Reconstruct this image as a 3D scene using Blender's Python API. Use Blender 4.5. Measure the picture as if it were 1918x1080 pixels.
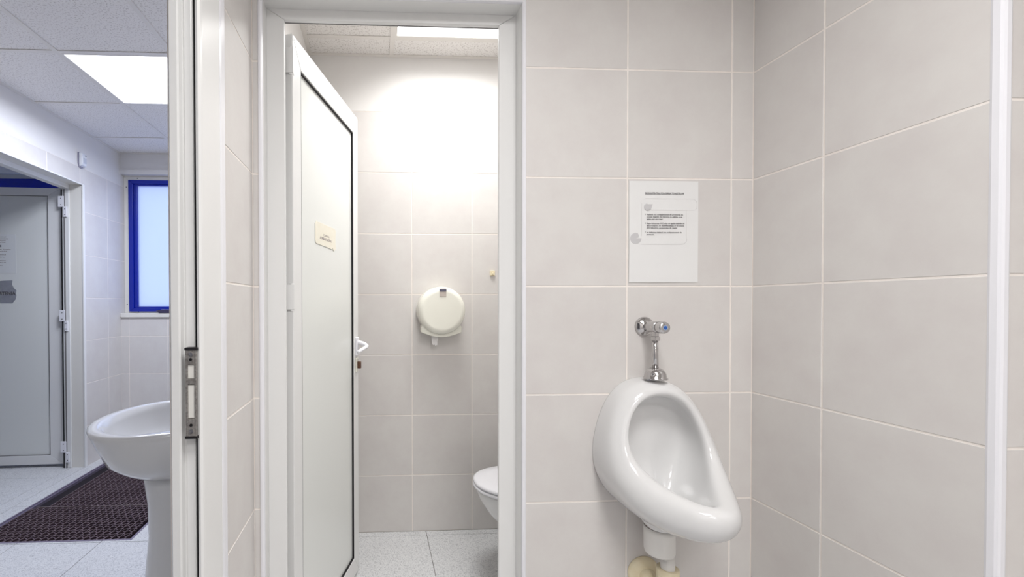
import bpy, bmesh, math, random
from mathutils import Vector, Matrix
random.seed(7)
for o in list(bpy.data.objects): bpy.data.objects.remove(o, do_unlink=True)
SC = bpy.context.scene
COL = SC.collection

# ------------------------------------------------------------------ camera
def make_camera():
    f, cx, cy, yaw, pit, roll = 812.07, 742.72, 578.15, .0461, -.0110, -.0023
    c, s = math.cos(yaw), math.sin(yaw)
    R = Vector((c, -s, 0)); F0 = Vector((s, c, 0)); U0 = Vector((0, 0, 1))
    c, s = math.cos(pit), math.sin(pit)
    F = c*F0 + s*U0; U = -s*F0 + c*U0
    c, s = math.cos(roll), math.sin(roll)
    R2 = c*R + s*U; U2 = c*U - s*R
    cam = bpy.data.cameras.new('camera'); o = bpy.data.objects.new('camera', cam); COL.objects.link(o)
    M = Matrix.Identity(4)
    for i in range(3):
        M[i][0] = R2[i]; M[i][1] = U2[i]; M[i][2] = -F[i]
    M[2][3] = 1.257
    o.matrix_world = M
    cam.sensor_width = 36; cam.sensor_fit = 'HORIZONTAL'; cam.lens = f/1918*36
    cam.shift_x = (959-cx)/1918; cam.shift_y = (cy-540)/1918
    cam.clip_start = .01
    SC.camera = o
make_camera()

# ------------------------------------------------------------------ world, exposure
SKY = 0.85
LED_GLOW = 1.6
LED_WATT = {'main': 10.4, 'stall': 7.2, 'lobby': 20.5}
LED_SPREAD = {'main': 150, 'stall': 148, 'lobby': 170}
LED_COL = {'main': (1, .985, .975), 'stall': (1, .99, .97), 'lobby': (.82, .87, 1)}
w = bpy.data.worlds.new('sky'); SC.world = w; w.use_nodes = True
wn = w.node_tree.nodes; wl = w.node_tree.links
bg = wn['Background']; bg.inputs[1].default_value = SKY
tc = wn.new('ShaderNodeTexCoord'); sp = wn.new('ShaderNodeSeparateXYZ'); rp = wn.new('ShaderNodeValToRGB')
wl.new(tc.outputs['Generated'], sp.inputs[0]); wl.new(sp.outputs['Z'], rp.inputs[0]); wl.new(rp.outputs[0], bg.inputs[0])
rp.color_ramp.elements[0].position = 0; rp.color_ramp.elements[0].color = (.46, .56, .90, 1)
rp.color_ramp.elements[1].position = .5; rp.color_ramp.elements[1].color = (.54, .70, 1, 1)
SC.view_settings.view_transform = 'Standard'
SC.view_settings.look = 'None'
SC.view_settings.gamma = 1
SC.view_settings.use_curve_mapping = False
SC.view_settings.exposure = 0.85

# ------------------------------------------------------------------ materials
def srgb(r, g, b):
    def l(v):
        v /= 255
        return v/12.92 if v <= .04045 else ((v+.055)/1.055)**2.4
    return (l(r), l(g), l(b), 1)
MATS = {}
def mat(name, rgb, rough=.5, metal=0, noise=None, bump=None, rand=0, spec=None, coat=0):
    """noise=(scale, amount, rgb2); bump=(scale, strength)"""
    m = bpy.data.materials.new(name); m.use_nodes = True
    n = m.node_tree.nodes; l = m.node_tree.links; b = n['Principled BSDF']
    b.inputs['Base Color'].default_value = srgb(*rgb); b.inputs['Roughness'].default_value = rough
    b.inputs['Metallic'].default_value = metal
    if spec is not None: b.inputs['Specular IOR Level'].default_value = spec
    if coat: b.inputs['Coat Weight'].default_value = coat; b.inputs['Coat Roughness'].default_value = .03
    out = None
    if noise or bump:
        geo = n.new('ShaderNodeNewGeometry')
    if noise:
        t = n.new('ShaderNodeTexNoise'); t.inputs['Scale'].default_value = noise[0]; t.inputs['Detail'].default_value = 8
        t.inputs['Roughness'].default_value = .62
        l.new(geo.outputs['Position'], t.inputs['Vector'])
        r = n.new('ShaderNodeMapRange'); r.inputs[1].default_value = .35; r.inputs[2].default_value = .68
        l.new(t.outputs['Fac'], r.inputs[0])
        mx = n.new('ShaderNodeMix'); mx.data_type = 'RGBA'
        r.inputs[4].default_value = noise[1]
        l.new(r.outputs[0], mx.inputs[0]); mx.inputs[6].default_value = srgb(*rgb); mx.inputs[7].default_value = srgb(*noise[2])
        out = mx.outputs[2]
    if rand:
        oi = n.new('ShaderNodeObjectInfo'); mr = n.new('ShaderNodeMapRange'); mr.inputs[3].default_value = 1-rand; mr.inputs[4].default_value = 1+rand*.4
        l.new(oi.outputs['Random'], mr.inputs[0])
        hv = n.new('ShaderNodeHueSaturation'); l.new(mr.outputs[0], hv.inputs['Value'])
        if out is None: hv.inputs['Color'].default_value = srgb(*rgb)
        else: l.new(out, hv.inputs['Color'])
        out = hv.outputs[0]
    if out is not None: l.new(out, b.inputs['Base Color'])
    if bump:
        t2 = n.new('ShaderNodeTexNoise'); t2.inputs['Scale'].default_value = bump[0]; t2.inputs['Detail'].default_value = 4
        l.new(geo.outputs['Position'], t2.inputs['Vector'])
        bp = n.new('ShaderNodeBump'); bp.inputs['Strength'].default_value = bump[1]; bp.inputs['Distance'].default_value = .002
        l.new(t2.outputs['Fac'], bp.inputs['Height']); l.new(bp.outputs[0], b.inputs['Normal'])
    MATS[name] = m
    return m
def emis(name, rgb, s):
    m = bpy.data.materials.new(name); m.use_nodes = True
    n = m.node_tree.nodes; n.clear()
    e = n.new('ShaderNodeEmission'); e.inputs[0].default_value = (*rgb, 1); e.inputs[1].default_value = s
    o = n.new('ShaderNodeOutputMaterial'); m.node_tree.links.new(e.outputs[0], o.inputs[0])
    return m
M_TILE = mat('ceramic_tile', (218, 215, 212), .42, noise=(9, .75, (211, 206, 204)), bump=(60, .10), rand=.03)
M_GROUT = mat('grout', (243, 237, 231), .85, noise=(25, .5, (228, 219, 212)))
M_PLASTER = mat('plaster', (228, 226, 224), .8, noise=(7, .3, (221, 218, 216)), bump=(120, .15))
M_PVC = mat('white_pvc', (230, 230, 229), .32)
M_PVC_COOL = mat('pvc_bead', (234, 234, 239), .25)
M_PVC_OLD = mat('yellowed_pvc', (229, 227, 221), .35, noise=(3, .4, (221, 217, 208)))
M_PANEL = mat('door_panel', (229, 231, 228), .22)
M_CER = mat('vitreous_china', (222, 222, 222), .11, coat=.15)
M_CER_BACK = mat('vitreous_china_matte', (214, 213, 207), .25)
M_BLACK = mat('black_rubber', (10, 7, 13), .6)
M_GREYSEAL = mat('grey_gasket', (120, 118, 118), .6)
M_CHROME = mat('chrome', (196, 194, 194), .10, 1)
M_STEEL = mat('worn_steel', (168, 164, 160), .42, .55, noise=(160, .8, (112, 107, 104)))
M_BLUE = mat('blue_aluminium', (10, 34, 152), .30)
M_BLUECAP = mat('blue_button', (40, 90, 170), .4)
M_LBLUE = mat('light_blue_ring', (150, 175, 210), .4)
M_CREAM = mat('cream_plastic', (238, 237, 226), .22)
M_CREAMD = mat('cream_pipe', (236, 226, 196), .4, noise=(30, .5, (226, 208, 170)))
M_WPIPE = mat('white_pipe', (232, 230, 226), .35)
M_RUST = mat('red_rubber_ring', (140, 66, 38), .6)
M_PAPER = mat('paper', (231, 231, 230), .6, noise=(14, .3, (224, 224, 224)))
M_OLDPAPER = mat('aged_paper', (236, 232, 218), .6, noise=(60, .4, (228, 220, 200)))
M_GREYPAPER = mat('torn_grey_paper', (150, 152, 160), .6, noise=(30, .6, (128, 130, 138)))
M_TISSUE = mat('tissue', (238, 236, 236), .9)
M_INK = mat('ink', (92, 90, 94), .8)
M_LINE = mat('faint_print', (214, 213, 213), .8)
M_GREYP = mat('grey_print', (200, 199, 200), .8)
M_BROWNINK = mat('brown_ink', (120, 100, 92), .8)
M_SIGNINK = mat('sign_ink', (176, 168, 164), .8)
M_BRASS = mat('brass_key_cylinder', (128, 96, 80), .35, .8, noise=(300, .6, (70, 48, 40)))
M_MATR = mat('mat_rubber', (90, 73, 82), .55, noise=(30, .6, (84, 68, 72)))
M_MATROD = mat('mat_rod', (150, 134, 138), .4, .5)
M_MATFR = mat('mat_frame', (146, 138, 158), .4, .6)
M_MATDARK = mat('mat_pit', (24, 16, 26), .9)
M_FOLDER = mat('folder', (62, 56, 84), .5)
M_TBAR = mat('ceiling_grid', (230, 226, 221), .5)
M_SENSOR = mat('sensor_white', (226, 228, 232), .3)
M_LED = {}
for k in LED_COL:
    M_LED[k] = emis('led_'+k, tuple(.5+.5*v for v in LED_COL[k]), LED_GLOW)
# floor terrazzo
def terrazzo():
    m = mat('terrazzo', (205, 206, 207), .35, rand=.02)
    n = m.node_tree.nodes; l = m.node_tree.links; b = n['Principled BSDF']
    g = n.new('ShaderNodeNewGeometry'); v = n.new('ShaderNodeTexVoronoi'); v.inputs['Scale'].default_value = 260
    l.new(g.outputs['Position'], v.inputs['Vector'])
    r = n.new('ShaderNodeValToRGB'); cr = r.color_ramp; cr.interpolation = 'LINEAR'
    cr.elements[0].position = .0; cr.elements[0].color = srgb(160, 160, 163)
    cr.elements[1].position = 1.; cr.elements[1].color = srgb(222, 222, 222)
    for p, c in ((.22, (182, 183, 186)), (.4, (204, 205, 207)), (.75, (212, 213, 214))):
        e = cr.elements.new(p); e.color = srgb(*c)
    l.new(v.outputs['Color'], r.inputs[0])
    l.new(r.outputs[0], b.inputs['Base Color'])
    return m
M_TERR = terrazzo()
M_JOINT = mat('floor_joint', (122, 118, 116), .8)
# mineral ceiling tile
def mineral():
    m = mat('mineral_fibre', (214, 210, 207), .9)
    n = m.node_tree.nodes; l = m.node_tree.links; b = n['Principled BSDF']
    g = n.new('ShaderNodeNewGeometry'); t = n.new('ShaderNodeTexNoise'); t.inputs['Scale'].default_value = 130; t.inputs['Detail'].default_value = 6
    l.new(g.outputs['Position'], t.inputs['Vector'])
    r = n.new('ShaderNodeValToRGB'); cr = r.color_ramp
    cr.elements[0].position = .36; cr.elements[0].color = srgb(206, 201, 197)
    cr.elements[1].position = .47; cr.elements[1].color = srgb(238, 235, 232)
    l.new(t.outputs['Fac'], r.inputs[0]); l.new(r.outputs[0], b.inputs['Base Color'])
    bp = n.new('ShaderNodeBump'); bp.inputs['Strength'].default_value = .4; bp.inputs['Distance'].default_value = .002
    l.new(t.outputs['Fac'], bp.inputs['Height']); l.new(bp.outputs[0], b.inputs['Normal'])
    return m
M_MIN = mineral()
# frosted glass: daylight spreads through the pane
def frosted():
    m = bpy.data.materials.new('frosted_glass'); m.use_nodes = True
    n = m.node_tree.nodes; l = m.node_tree.links; n.clear()
    o = n.new('ShaderNodeOutputMaterial'); t = n.new('ShaderNodeBsdfTranslucent'); t.inputs[0].default_value = (.93, .95, 1, 1)
    g = n.new('ShaderNodeBsdfGlossy'); g.inputs['Roughness'].default_value = .35; g.inputs[0].default_value = (.9, .9, .9, 1)
    mx = n.new('ShaderNodeMixShader'); mx.inputs[0].default_value = .06
    l.new(t.outputs[0], mx.inputs[1]); l.new(g.outputs[0], mx.inputs[2]); l.new(mx.outputs[0], o.inputs[0])
    return m
M_FROST = frosted()

# ------------------------------------------------------------------ helpers
def link(name, me, m=None, parent=None, loc=None):
    o = bpy.data.objects.new(name, me); COL.objects.link(o)
    if m is not None and me is not None:
        if not me.materials: me.materials.append(m)
    if parent is not None: o.parent = parent
    if loc is not None: o.location = loc
    return o
def fin(name, bm, m, parent=None, smooth=False, bevel=0, seg=2, sub=0, loc=None):
    bmesh.ops.recalc_face_normals(bm, faces=bm.faces)
    me = bpy.data.meshes.new(name); bm.to_mesh(me); bm.free()
    if smooth:
        for p in me.polygons: p.use_smooth = True
    o = link(name, me, m, parent, loc)
    if bevel:
        b = o.modifiers.new('bevel', 'BEVEL'); b.width = bevel; b.segments = seg; b.limit_method = 'ANGLE'; b.angle_limit = math.radians(40)
    if sub:
        s = o.modifiers.new('sub', 'SUBSURF'); s.levels = sub; s.render_levels = sub
    return o
def props(o, label=None, cat=None, group=None, kind=None):
    if label: o['label'] = label
    if cat: o['category'] = cat
    if group: o['group'] = group
    if kind: o['kind'] = kind
    return o
def empty(name, loc=(0, 0, 0), label=None, cat=None, group=None, kind=None, rz=0):
    o = bpy.data.objects.new(name, None); COL.objects.link(o); o.location = loc; o.rotation_euler = (0, 0, rz)
    o.empty_display_size = .05
    return props(o, label, cat, group, kind)
def abox(bm, x0, x1, y0, y1, z0, z1):
    v = [bm.verts.new((x, y, z)) for x in (x0, x1) for y in (y0, y1) for z in (z0, z1)]
    for f in ((0, 1, 3, 2), (4, 6, 7, 5), (0, 4, 5, 1), (2, 3, 7, 6), (0, 2, 6, 4), (1, 5, 7, 3)):
        bm.faces.new([v[i] for i in f])
def box(name, b, m, parent=None, bevel=0, off=(0, 0, 0)):
    bm = bmesh.new(); abox(bm, b[0]-off[0], b[1]-off[0], b[2]-off[1], b[3]-off[1], b[4]-off[2], b[5]-off[2])
    return fin(name, bm, m, parent, bevel=bevel)
def prism(bm, pts, z0, z1, fn=None):
    """polygon pts (a,b) extruded z0..z1; fn maps (a,b,z)->xyz"""
    fn = fn or (lambda a, b, z: (a, b, z))
    lo = [bm.verts.new(fn(a, b, z0)) for a, b in pts]; hi = [bm.verts.new(fn(a, b, z1)) for a, b in pts]
    n = len(pts)
    bm.faces.new(lo[::-1]); bm.faces.new(hi)
    for i in range(n): bm.faces.new((lo[i], lo[(i+1) % n], hi[(i+1) % n], hi[i]))
def frame_ring(bm, u0, u1, z0, z1, wl_, wr, wb, wt, d0, d1, fn):
    """mitred rectangular frame; fn(u,z,d)->xyz"""
    O = [(u0, z0), (u1, z0), (u1, z1), (u0, z1)]; I = [(u0+wl_, z0+wb), (u1-wr, z0+wb), (u1-wr, z1-wt), (u0+wl_, z1-wt)]
    for i in range(4):
        j = (i+1) % 4
        q = [O[i], O[j], I[j], I[i]]
        a = [bm.verts.new(fn(u, z, d0)) for u, z in q]; b = [bm.verts.new(fn(u, z, d1)) for u, z in q]
        bm.faces.new(a[::-1]); bm.faces.new(b)
        for k in range(4): bm.faces.new((a[k], a[(k+1) % 4], b[(k+1) % 4], b[k]))
def lathe(bm, prof, origin=(0, 0, 0), axis='z', n=32, cap=True):
    """prof: (radius, height)"""
    ox, oy, oz = origin
    def P(r, h, t):
        a, b = r*math.cos(t), r*math.sin(t)
        if axis == 'z': return (ox+a, oy+b, oz+h)
        if axis == 'y': return (ox+a, oy+h, oz+b)
        return (ox+h, oy+a, oz+b)
    rings = [[bm.verts.new(P(max(r, 1e-5), h, 2*math.pi*i/n)) for i in range(n)] for r, h in prof]
    for a, b in zip(rings, rings[1:]):
        for i in range(n): bm.faces.new((a[i], a[(i+1) % n], b[(i+1) % n], b[i]))
    if cap: bm.faces.new(rings[0][::-1]); bm.faces.new(rings[-1])
def tube(bm, pts, r, n=16):
    pts = [Vector(p) for p in pts]; rings = []
    rr = r if isinstance(r, (list, tuple)) else [r]*len(pts)
    ref = None
    for i, p in enumerate(pts):
        d = (pts[min(i+1, len(pts)-1)]-pts[max(i-1, 0)]).normalized()
        if ref is None: ref = Vector((0, 0, 1)) if abs(d.z) < .9 else Vector((1, 0, 0))
        a = (ref - d*ref.dot(d)).normalized(); b = d.cross(a); ref = a
        rings.append([bm.verts.new(p + rr[i]*(a*math.cos(2*math.pi*k/n)+b*math.sin(2*math.pi*k/n))) for k in range(n)])
    for a, b in zip(rings, rings[1:]):
        for i in range(n): bm.faces.new((a[i], a[(i+1) % n], b[(i+1) % n], b[i]))
    bm.faces.new(rings[0][::-1]); bm.faces.new(rings[-1])
def smooth_path(pts, k=6):
    out = []
    P = [Vector(p) for p in pts]
    for i in range(len(P)-1):
        p0 = P[max(i-1, 0)]; p1 = P[i]; p2 = P[i+1]; p3 = P[min(i+2, len(P)-1)]
        for j in range(k):
            t = j/k
            out.append(.5*((2*p1)+(p2-p0)*t+(2*p0-5*p1+4*p2-p3)*t*t+(3*p1-p0-3*p2+p3)*t**3))
    out.append(P[-1]); return out
def text(name, body, size, m, mtx, parent, width=None, align='LEFT', bold=0):
    cu = bpy.data.curves.new(name, 'FONT'); cu.body = body; cu.size = size; cu.align_x = align; cu.extrude = .0002; cu.offset = bold
    cu.resolution_u = 2
    tmp = bpy.data.objects.new(name, cu); COL.objects.link(tmp)
    dg = bpy.context.evaluated_depsgraph_get(); dg.update()
    me = bpy.data.meshes.new_from_object(tmp.evaluated_get(dg))
    bpy.data.objects.remove(tmp, do_unlink=True)
    if width:
        xs = [v.co.x for v in me.vertices]; k = width/(max(xs)-min(xs)) if xs else 1
        for v in me.vertices: v.co.x *= k
    me.transform(mtx); me.materials.clear(); me.materials.append(m)
    o = link(name, me, None, parent)
    return o
def joinmesh(objs, name):
    bm = bmesh.new(); m = objs[0].data.materials[0]; par = objs[0].parent
    for o in objs: bm.from_mesh(o.data)
    for o in objs: bpy.data.objects.remove(o, do_unlink=True)
    me = bpy.data.meshes.new(name); bm.to_mesh(me); bm.free()
    return link(name, me, m, par)

T = .333; Z0 = .3115        # tile pitch and the height of the first joint
GAP = .0048; PROUD = .0010
tile_cache = {}
def tile_mesh(rects, w_, h_, key):
    """rects in local coords of the cell; outer bounds w_,h_ get the gap and arris"""
    if key in tile_cache: return tile_cache[key]
    bm = bmesh.new(); g = GAP/2; e = .0008
    for (a0, a1, b0, b1) in rects:
        L_ = g if a0 <= 1e-6 else 0; R_ = g if a1 >= w_-1e-6 else 0
        B_ = g if b0 <= 1e-6 else 0; T_ = g if b1 >= h_-1e-6 else 0
        q0 = [(a0+L_, b0+B_), (a1-R_, b0+B_), (a1-R_, b1-T_), (a0+L_, b1-T_)]
        q1 = [(q0[0][0]+(e if L_ else 0), q0[0][1]+(e if B_ else 0)), (q0[1][0]-(e if R_ else 0), q0[1][1]+(e if B_ else 0)),
              (q0[2][0]-(e if R_ else 0), q0[2][1]-(e if T_ else 0)), (q0[3][0]+(e if L_ else 0), q0[3][1]-(e if T_ else 0))]
        a = [bm.verts.new((u, -.004, z)) for u, z in q0]; c = [bm.verts.new((u, PROUD-.0006, z)) for u, z in q0]; d = [bm.verts.new((u, PROUD, z)) for u, z in q1]
        bm.faces.new(d)
        for k in range(4):
            k2 = (k+1) % 4
            bm.faces.new((a[k], a[k2], c[k2], c[k])); bm.faces.new((c[k], c[k2], d[k2], d[k]))
        bm.faces.new(a[::-1])
    bmesh.ops.recalc_face_normals(bm, faces=bm.faces)
    me = bpy.data.meshes.new('tile'); bm.to_mesh(me); bm.free(); me.materials.append(M_TILE)
    tile_cache[key] = me
    return me
def tiles(parent, origin, U, N, us, zs, holes=(), m=None, horiz=False, name='tile'):
    """us, zs: joint coordinates along U and Z (absolute, relative to origin). N: outward normal. holes: (u0,u1,z0,z1)"""
    U = Vector(U); N = Vector(N); V = Vector((0, 0, 1)) if not horiz else N.cross(U)
    O = Vector(origin)
    us = sorted(us); zs = sorted(zs)
    for u0, u1 in zip(us, us[1:]):
        for z0, z1 in zip(zs, zs[1:]):
            w_, h_ = u1-u0, z1-z0
            if w_ < .006 or h_ < .006: continue
            rects = [(0, w_, 0, h_)]
            for (a0, a1, b0, b1) in holes:
                A0, A1, B0, B1 = a0-u0, a1-u0, b0-z0, b1-z0
                nr = []
                for (p0, p1, q0, q1) in rects:
                    c0, c1, d0, d1 = max(p0, A0), min(p1, A1), max(q0, B0), min(q1, B1)
                    if c0 >= c1-1e-6 or d0 >= d1-1e-6: nr.append((p0, p1, q0, q1)); continue
                    if d0 > q0: nr.append((p0, p1, q0, d0))
                    if d1 < q1: nr.append((p0, p1, d1, q1))
                    if c0 > p0: nr.append((p0, c0, d0, d1))
                    if c1 < p1: nr.append((c1, p1, d0, d1))
                rects = nr
            rects = [r for r in rects if r[1]-r[0] > .004 and r[3]-r[2] > .004]
            if not rects: continue
            key = (tuple(tuple(round(x, 4) for x in r) for r in rects), m.name if m else '')
            me = tile_mesh(rects, w_, h_, key)
            if m is not None and me.materials[0] != m: me.materials.clear(); me.materials.append(m)
            o = bpy.data.objects.new(name, me); COL.objects.link(o); o.parent = parent
            M = Matrix.Identity(4)
            p = O + U*u0 + V*z0
            for i in range(3): M[i][0] = U[i]; M[i][1] = N[i]; M[i][2] = V[i]; M[i][3] = p[i]
            o.matrix_parent_inverse = Matrix.Identity(4)
            o.matrix_basis = M
def lines(lo, hi, ref, step=T):
    """joints: lo, hi and every ref+k*step between them"""
    k = math.ceil((lo-ref)/step+1e-6); out = [lo]
    while ref+k*step < hi-1e-3:
        if ref+k*step > lo+1e-3: out.append(ref+k*step)
        k += 1
    out.append(hi); return out
ZT = Z0+6*T          # top of the tiling, 2.31
ZL = lines(0, ZT, Z0)
HS, HL = 2.605, 2.588   # ceiling heights: washroom + cabin, lobby

def wall(name, boxes, m=M_GROUT, extra=()):
    bm = bmesh.new()
    for b in boxes: abox(bm, *b)
    me_o = fin(name, bm, m, None)
    props(me_o, kind='structure')
    if extra:
        bm = bmesh.new()
        for b in extra: abox(bm, *b)
        fin('plaster_band', bm, M_PLASTER, me_o)
    return me_o

# ------------------------------------------------------------------ key planes
XL, XR = -.367, 1.179          # washroom side walls
YB, YS, YF = 1.309, 2.383, 3.947
XLL = -2.26                    # lobby left wall
XP = -.467                     # lobby side of the partition
YA = .7735                     # outside corner on the right
YBK = -1.6                     # wall behind the camera
DX0, DX1, DZ = -.339, .446, 2.172    # opening in the back wall

# ------------------------------------------------------------------ walls
# back wall of the washroom (with the cabin doorway)
wb = wall('wall_back', [(XL-.02, DX0, YB, 1.42, 0, ZT), (DX1, XR+.02, YB, 1.42, 0, ZT), (DX0, DX1, YB, 1.42, DZ, ZT)],
          extra=[(XL-.02, XR+.02, YB-PROUD, 1.42, ZT, 2.65)])
tiles(wb, (0, YB, 0), (1, 0, 0), (0, -1, 0), [XL] + [.4419-2*T+.0, .4419-T, .4419, .7749, 1.1079, XR], ZL, holes=[(DX0, DX1, -1, DZ)])
tiles(wb, (0, 1.42, 0), (-1, 0, 0), (0, 1, 0), lines(-XR, -XL, -.5288), ZL, holes=[(-DX1, -DX0, -1, DZ)])
# right wall
wr = wall('wall_right', [(XR, XR+.10, YA, YS+.1, 0, ZT)], extra=[(XR-PROUD, XR+.10, YA, YS+.1, ZT, 2.65)])
tiles(wr, (XR, 0, 0), (0, 1, 0), (-1, 0, 0), [YA+.006, 1.0936, YB], ZL)
tiles(wr, (XR, 0, 0), (0, 1, 0), (-1, 0, 0), lines(1.42, YS, YS-.1), ZL)
# wall beyond the outside corner, facing the camera
wa = wall('wall_corner', [(XR+.10, 2.1, YA, YA+.12, 0, ZT)], extra=[(XR, 2.1, YA-PROUD, YA+.12, ZT, 2.65)])
tiles(wa, (0, YA, 0), (1, 0, 0), (0, -1, 0), lines(XR+.012, 2.1, XR+.012), ZL)
# side wall far right and the wall behind the camera
wv = wall('wall_side', [(2.1, 2.2, YBK, YA, 0, ZT)], extra=[(2.1-PROUD, 2.2, YBK, YA, ZT, 2.65)])
tiles(wv, (2.1, 0, 0), (0, 1, 0), (-1, 0, 0), lines(YBK, YA, YA), ZL)
wf = wall('wall_front', [(XL, 2.2, YBK-.1, YBK, 0, ZT)], extra=[(XL, 2.2, YBK-.1, YBK+PROUD, ZT, 2.65)])
tiles(wf, (0, YBK, 0), (-1, 0, 0), (0, 1, 0), lines(-2.1, -XL, -2.1), ZL)
# partition between lobby and washroom, with the open doorway
JY0, JY1, JZ = -.09, 1.0, 2.17
wleft = wall('wall_left', [(XP, XL, JY1, YF, 0, ZT), (XP, XL, YBK-.1, JY0, 0, ZT), (XP, XL, JY0, JY1, JZ, ZT)],
             extra=[(XP-PROUD, XL+PROUD, YBK-.1, YF, ZT, 2.65)])
tiles(wleft, (XL, 0, 0), (0, -1, 0), (1, 0, 0), [-YB, -.976, -.643, -.31, .023, .356, .689, -YBK], ZL, holes=[(-JY1, -JY0, -1, JZ)])
tiles(wleft, (XL, 0, 0), (0, -1, 0), (1, 0, 0), lines(-YS, -1.42, -YS+.2), ZL)
tiles(wleft, (XP, 0, 0), (0, 1, 0), (-1, 0, 0), lines(JY1, YF, 3.7618), ZL)
# cabin back wall
ws = wall('wall_cabin', [(XL, XR+.1, YS, YS+.1, 0, ZT)], extra=[(XL, XR, YS-PROUD, YS+.1, ZT, 2.65)])
tiles(ws, (0, YS, 0), (1, 0, 0), (0, -1, 0), lines(XL, XR, .1958), ZL)
# lobby far wall (below and above the window strip)
WZ0, WZ1 = 1.145, 2.408
wfar = wall('wall_far', [(XLL, XP, YF, YF+.2, 0, WZ0), (XLL-2.2, XLL-.1, YF, YF+.2, 0, WZ0)],
            extra=[(XLL, XP, YF, YF+.2, 2.449, 2.75), (XLL-2.2, XLL-.1, YF, YF+.2, WZ1, 2.75), (XLL, XP, YF-.012, YF+.2, WZ1, 2.449)])
tiles(wfar, (0, YF, 0), (1, 0, 0), (0, -1, 0), lines(XLL, XP, -2.191), [0, Z0, Z0+T, Z0+2*T, WZ0])
# lobby left wall with the opening of the far door
OY0, OY1, OZ = 2.40, 3.457, 2.183
wlob = wall('wall_lobby', [(XLL-.10, XLL, OY1, YF+.2, 0, ZT), (XLL-.10, XLL, YBK, OY0, 0, ZT), (XLL-.10, XLL, OY0, OY1, OZ, ZT)],
            extra=[(XLL-.10, XLL+PROUD, YBK, YF+.2, ZT, 2.65)])
tiles(wlob, (XLL, 0, 0), (0, -1, 0), (1, 0, 0), lines(-YF-.075, -YBK, -3.7618), ZL, holes=[(-OY1, -OY0, -1, OZ)])
wlf = wall('wall_entry', [(XLL-.1, XP, YBK-.1, YBK, 0, 2.65)], m=M_PLASTER)
# room beyond the far door
wbey = wall('wall_beyond', [(XLL-2.3, XLL-2.2, 1.2, YF+.2, 0, 2.75), (XLL-2.3, XLL-.1, 1.1, 1.2, 0, 2.75)], m=M_PLASTER)

# ------------------------------------------------------------------ floor
fl = wall('floor', [(XLL-2.3, -2.166, YBK-.1, YF+.2, -.06, -.002), (-1.312, 2.2, YBK-.1, YF+.2, -.06, -.002),
                    (-2.166, -1.312, YBK-.1, 2.367, -.06, -.002), (-2.166, -1.312, 3.62, YF+.2, -.06, -.002), (-2.166, -1.312, 2.367, 3.62, -.06, -.03)], m=M_JOINT)
GAP_W, PR_W = GAP, PROUD
GAP, PROUD = .003, .0
FX = [XLL-.085, XLL-.005] + [-1.9, -1.465, -1.03, -.595, XP]
FX = sorted([XLL-.005, -1.9, -1.465, -1.03, -.595, XP])
# U x V with N=z : U=(1,0,0), V=N x U=(0,1,0)
tiles(fl, (0, 0, 0), (1, 0, 0), (0, 0, 1), FX, lines(YBK, YF, 2.80, .447), holes=[(-2.166, -1.312, 2.367, 3.62)], m=M_TERR, horiz=True, name='floor_tile')
tiles(fl, (0, 0, 0), (1, 0, 0), (0, 0, 1), [XLL-.10, XLL-.005], lines(YBK, YF, 1.0, 1.6), m=M_TERR, horiz=True, name='floor_tile')
tiles(fl, (0, 0, 0), (1, 0, 0), (0, 0, 1), lines(XLL-2.2, XLL-.10, XLL-.1, .435), lines(1.2, YF, 3.255, .447), m=M_TERR, horiz=True, name='floor_tile')
tiles(fl, (0, 0, 0), (1, 0, 0), (0, 0, 1), lines(XL, XR, .27, .435), lines(YBK, 2.337, 2.337, .435) + [YS], holes=[(XR-.001, 3, YA, 4)], m=M_TERR, horiz=True, name='floor_tile')
tiles(fl, (0, 0, 0), (1, 0, 0), (0, 0, 1), lines(XR, 2.1, 1.575, .435), lines(YBK, YA, 2.337, .435), m=M_TERR, horiz=True, name='floor_tile')
GAP, PROUD = GAP_W, PR_W
bm = bmesh.new(); abox(bm, XP, XL, JY0, JY1, -.002, .0); fin('threshold', bm, M_TERR, fl)

# ------------------------------------------------------------------ suspended ceilings
def ceiling(name, x0, x1, y0, y1, z, xref, yref, skip, m=M_MIN):
    c = wall(name, [(x0-.05, x1+.05, y0-.05, y1+.05, z+.05, z+.10)], m=M_PLASTER)
    xs = lines(x0, x1, xref, .6); ys = lines(y0, y1, yref, .6)
    cache = {}
    for a0, a1 in zip(xs, xs[1:]):
        for b0, b1 in zip(ys, ys[1:]):
            if a1-a0 < .02 or b1-b0 < .02: continue
            if any(abs(a0-s[0]) < .03 and abs(b0-s[1]) < .03 for s in skip): continue
            k = (round(a1-a0, 3), round(b1-b0, 3))
            if k not in cache:
                bm = bmesh.new(); abox(bm, .004, k[0]-.004, .004, k[1]-.004, .004, .018)
                bmesh.ops.recalc_face_normals(bm, faces=bm.faces)
                me = bpy.data.meshes.new('ceiling_tile'); bm.to_mesh(me); bm.free(); me.materials.append(m); cache[k] = me
            link('ceiling_tile', cache[k], None, c, (a0, b0, z))
    for x in xs:
        a, b = (x, x+.022) if x == x0 else ((x-.022, x) if x == x1 else (x-.012, x+.012))
        box('grid_bar', (a, b, y0, y1, z-.001, z+.0035), M_TBAR, c)
    for y in ys:
        a, b = (y, y+.022) if y == y0 else ((y-.022, y) if y == y1 else (y-.012, y+.012))
        for p0, p1 in zip(xs, xs[1:]):
            if p1-p0 > .05: box('grid_bar', (p0+.012, p1-.012, a, b, z-.0005, z+.003), M_TBAR, c)
    return c
ceiling('ceiling', XL, XR, 1.42, YS, HS, .085, 2.215, [(.085, 1.615)])
ceiling('ceiling', XL, 2.1, YBK, YB, HS, .085, 1.015, [(.085, -.185), (.085, -1.385)])
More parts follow.
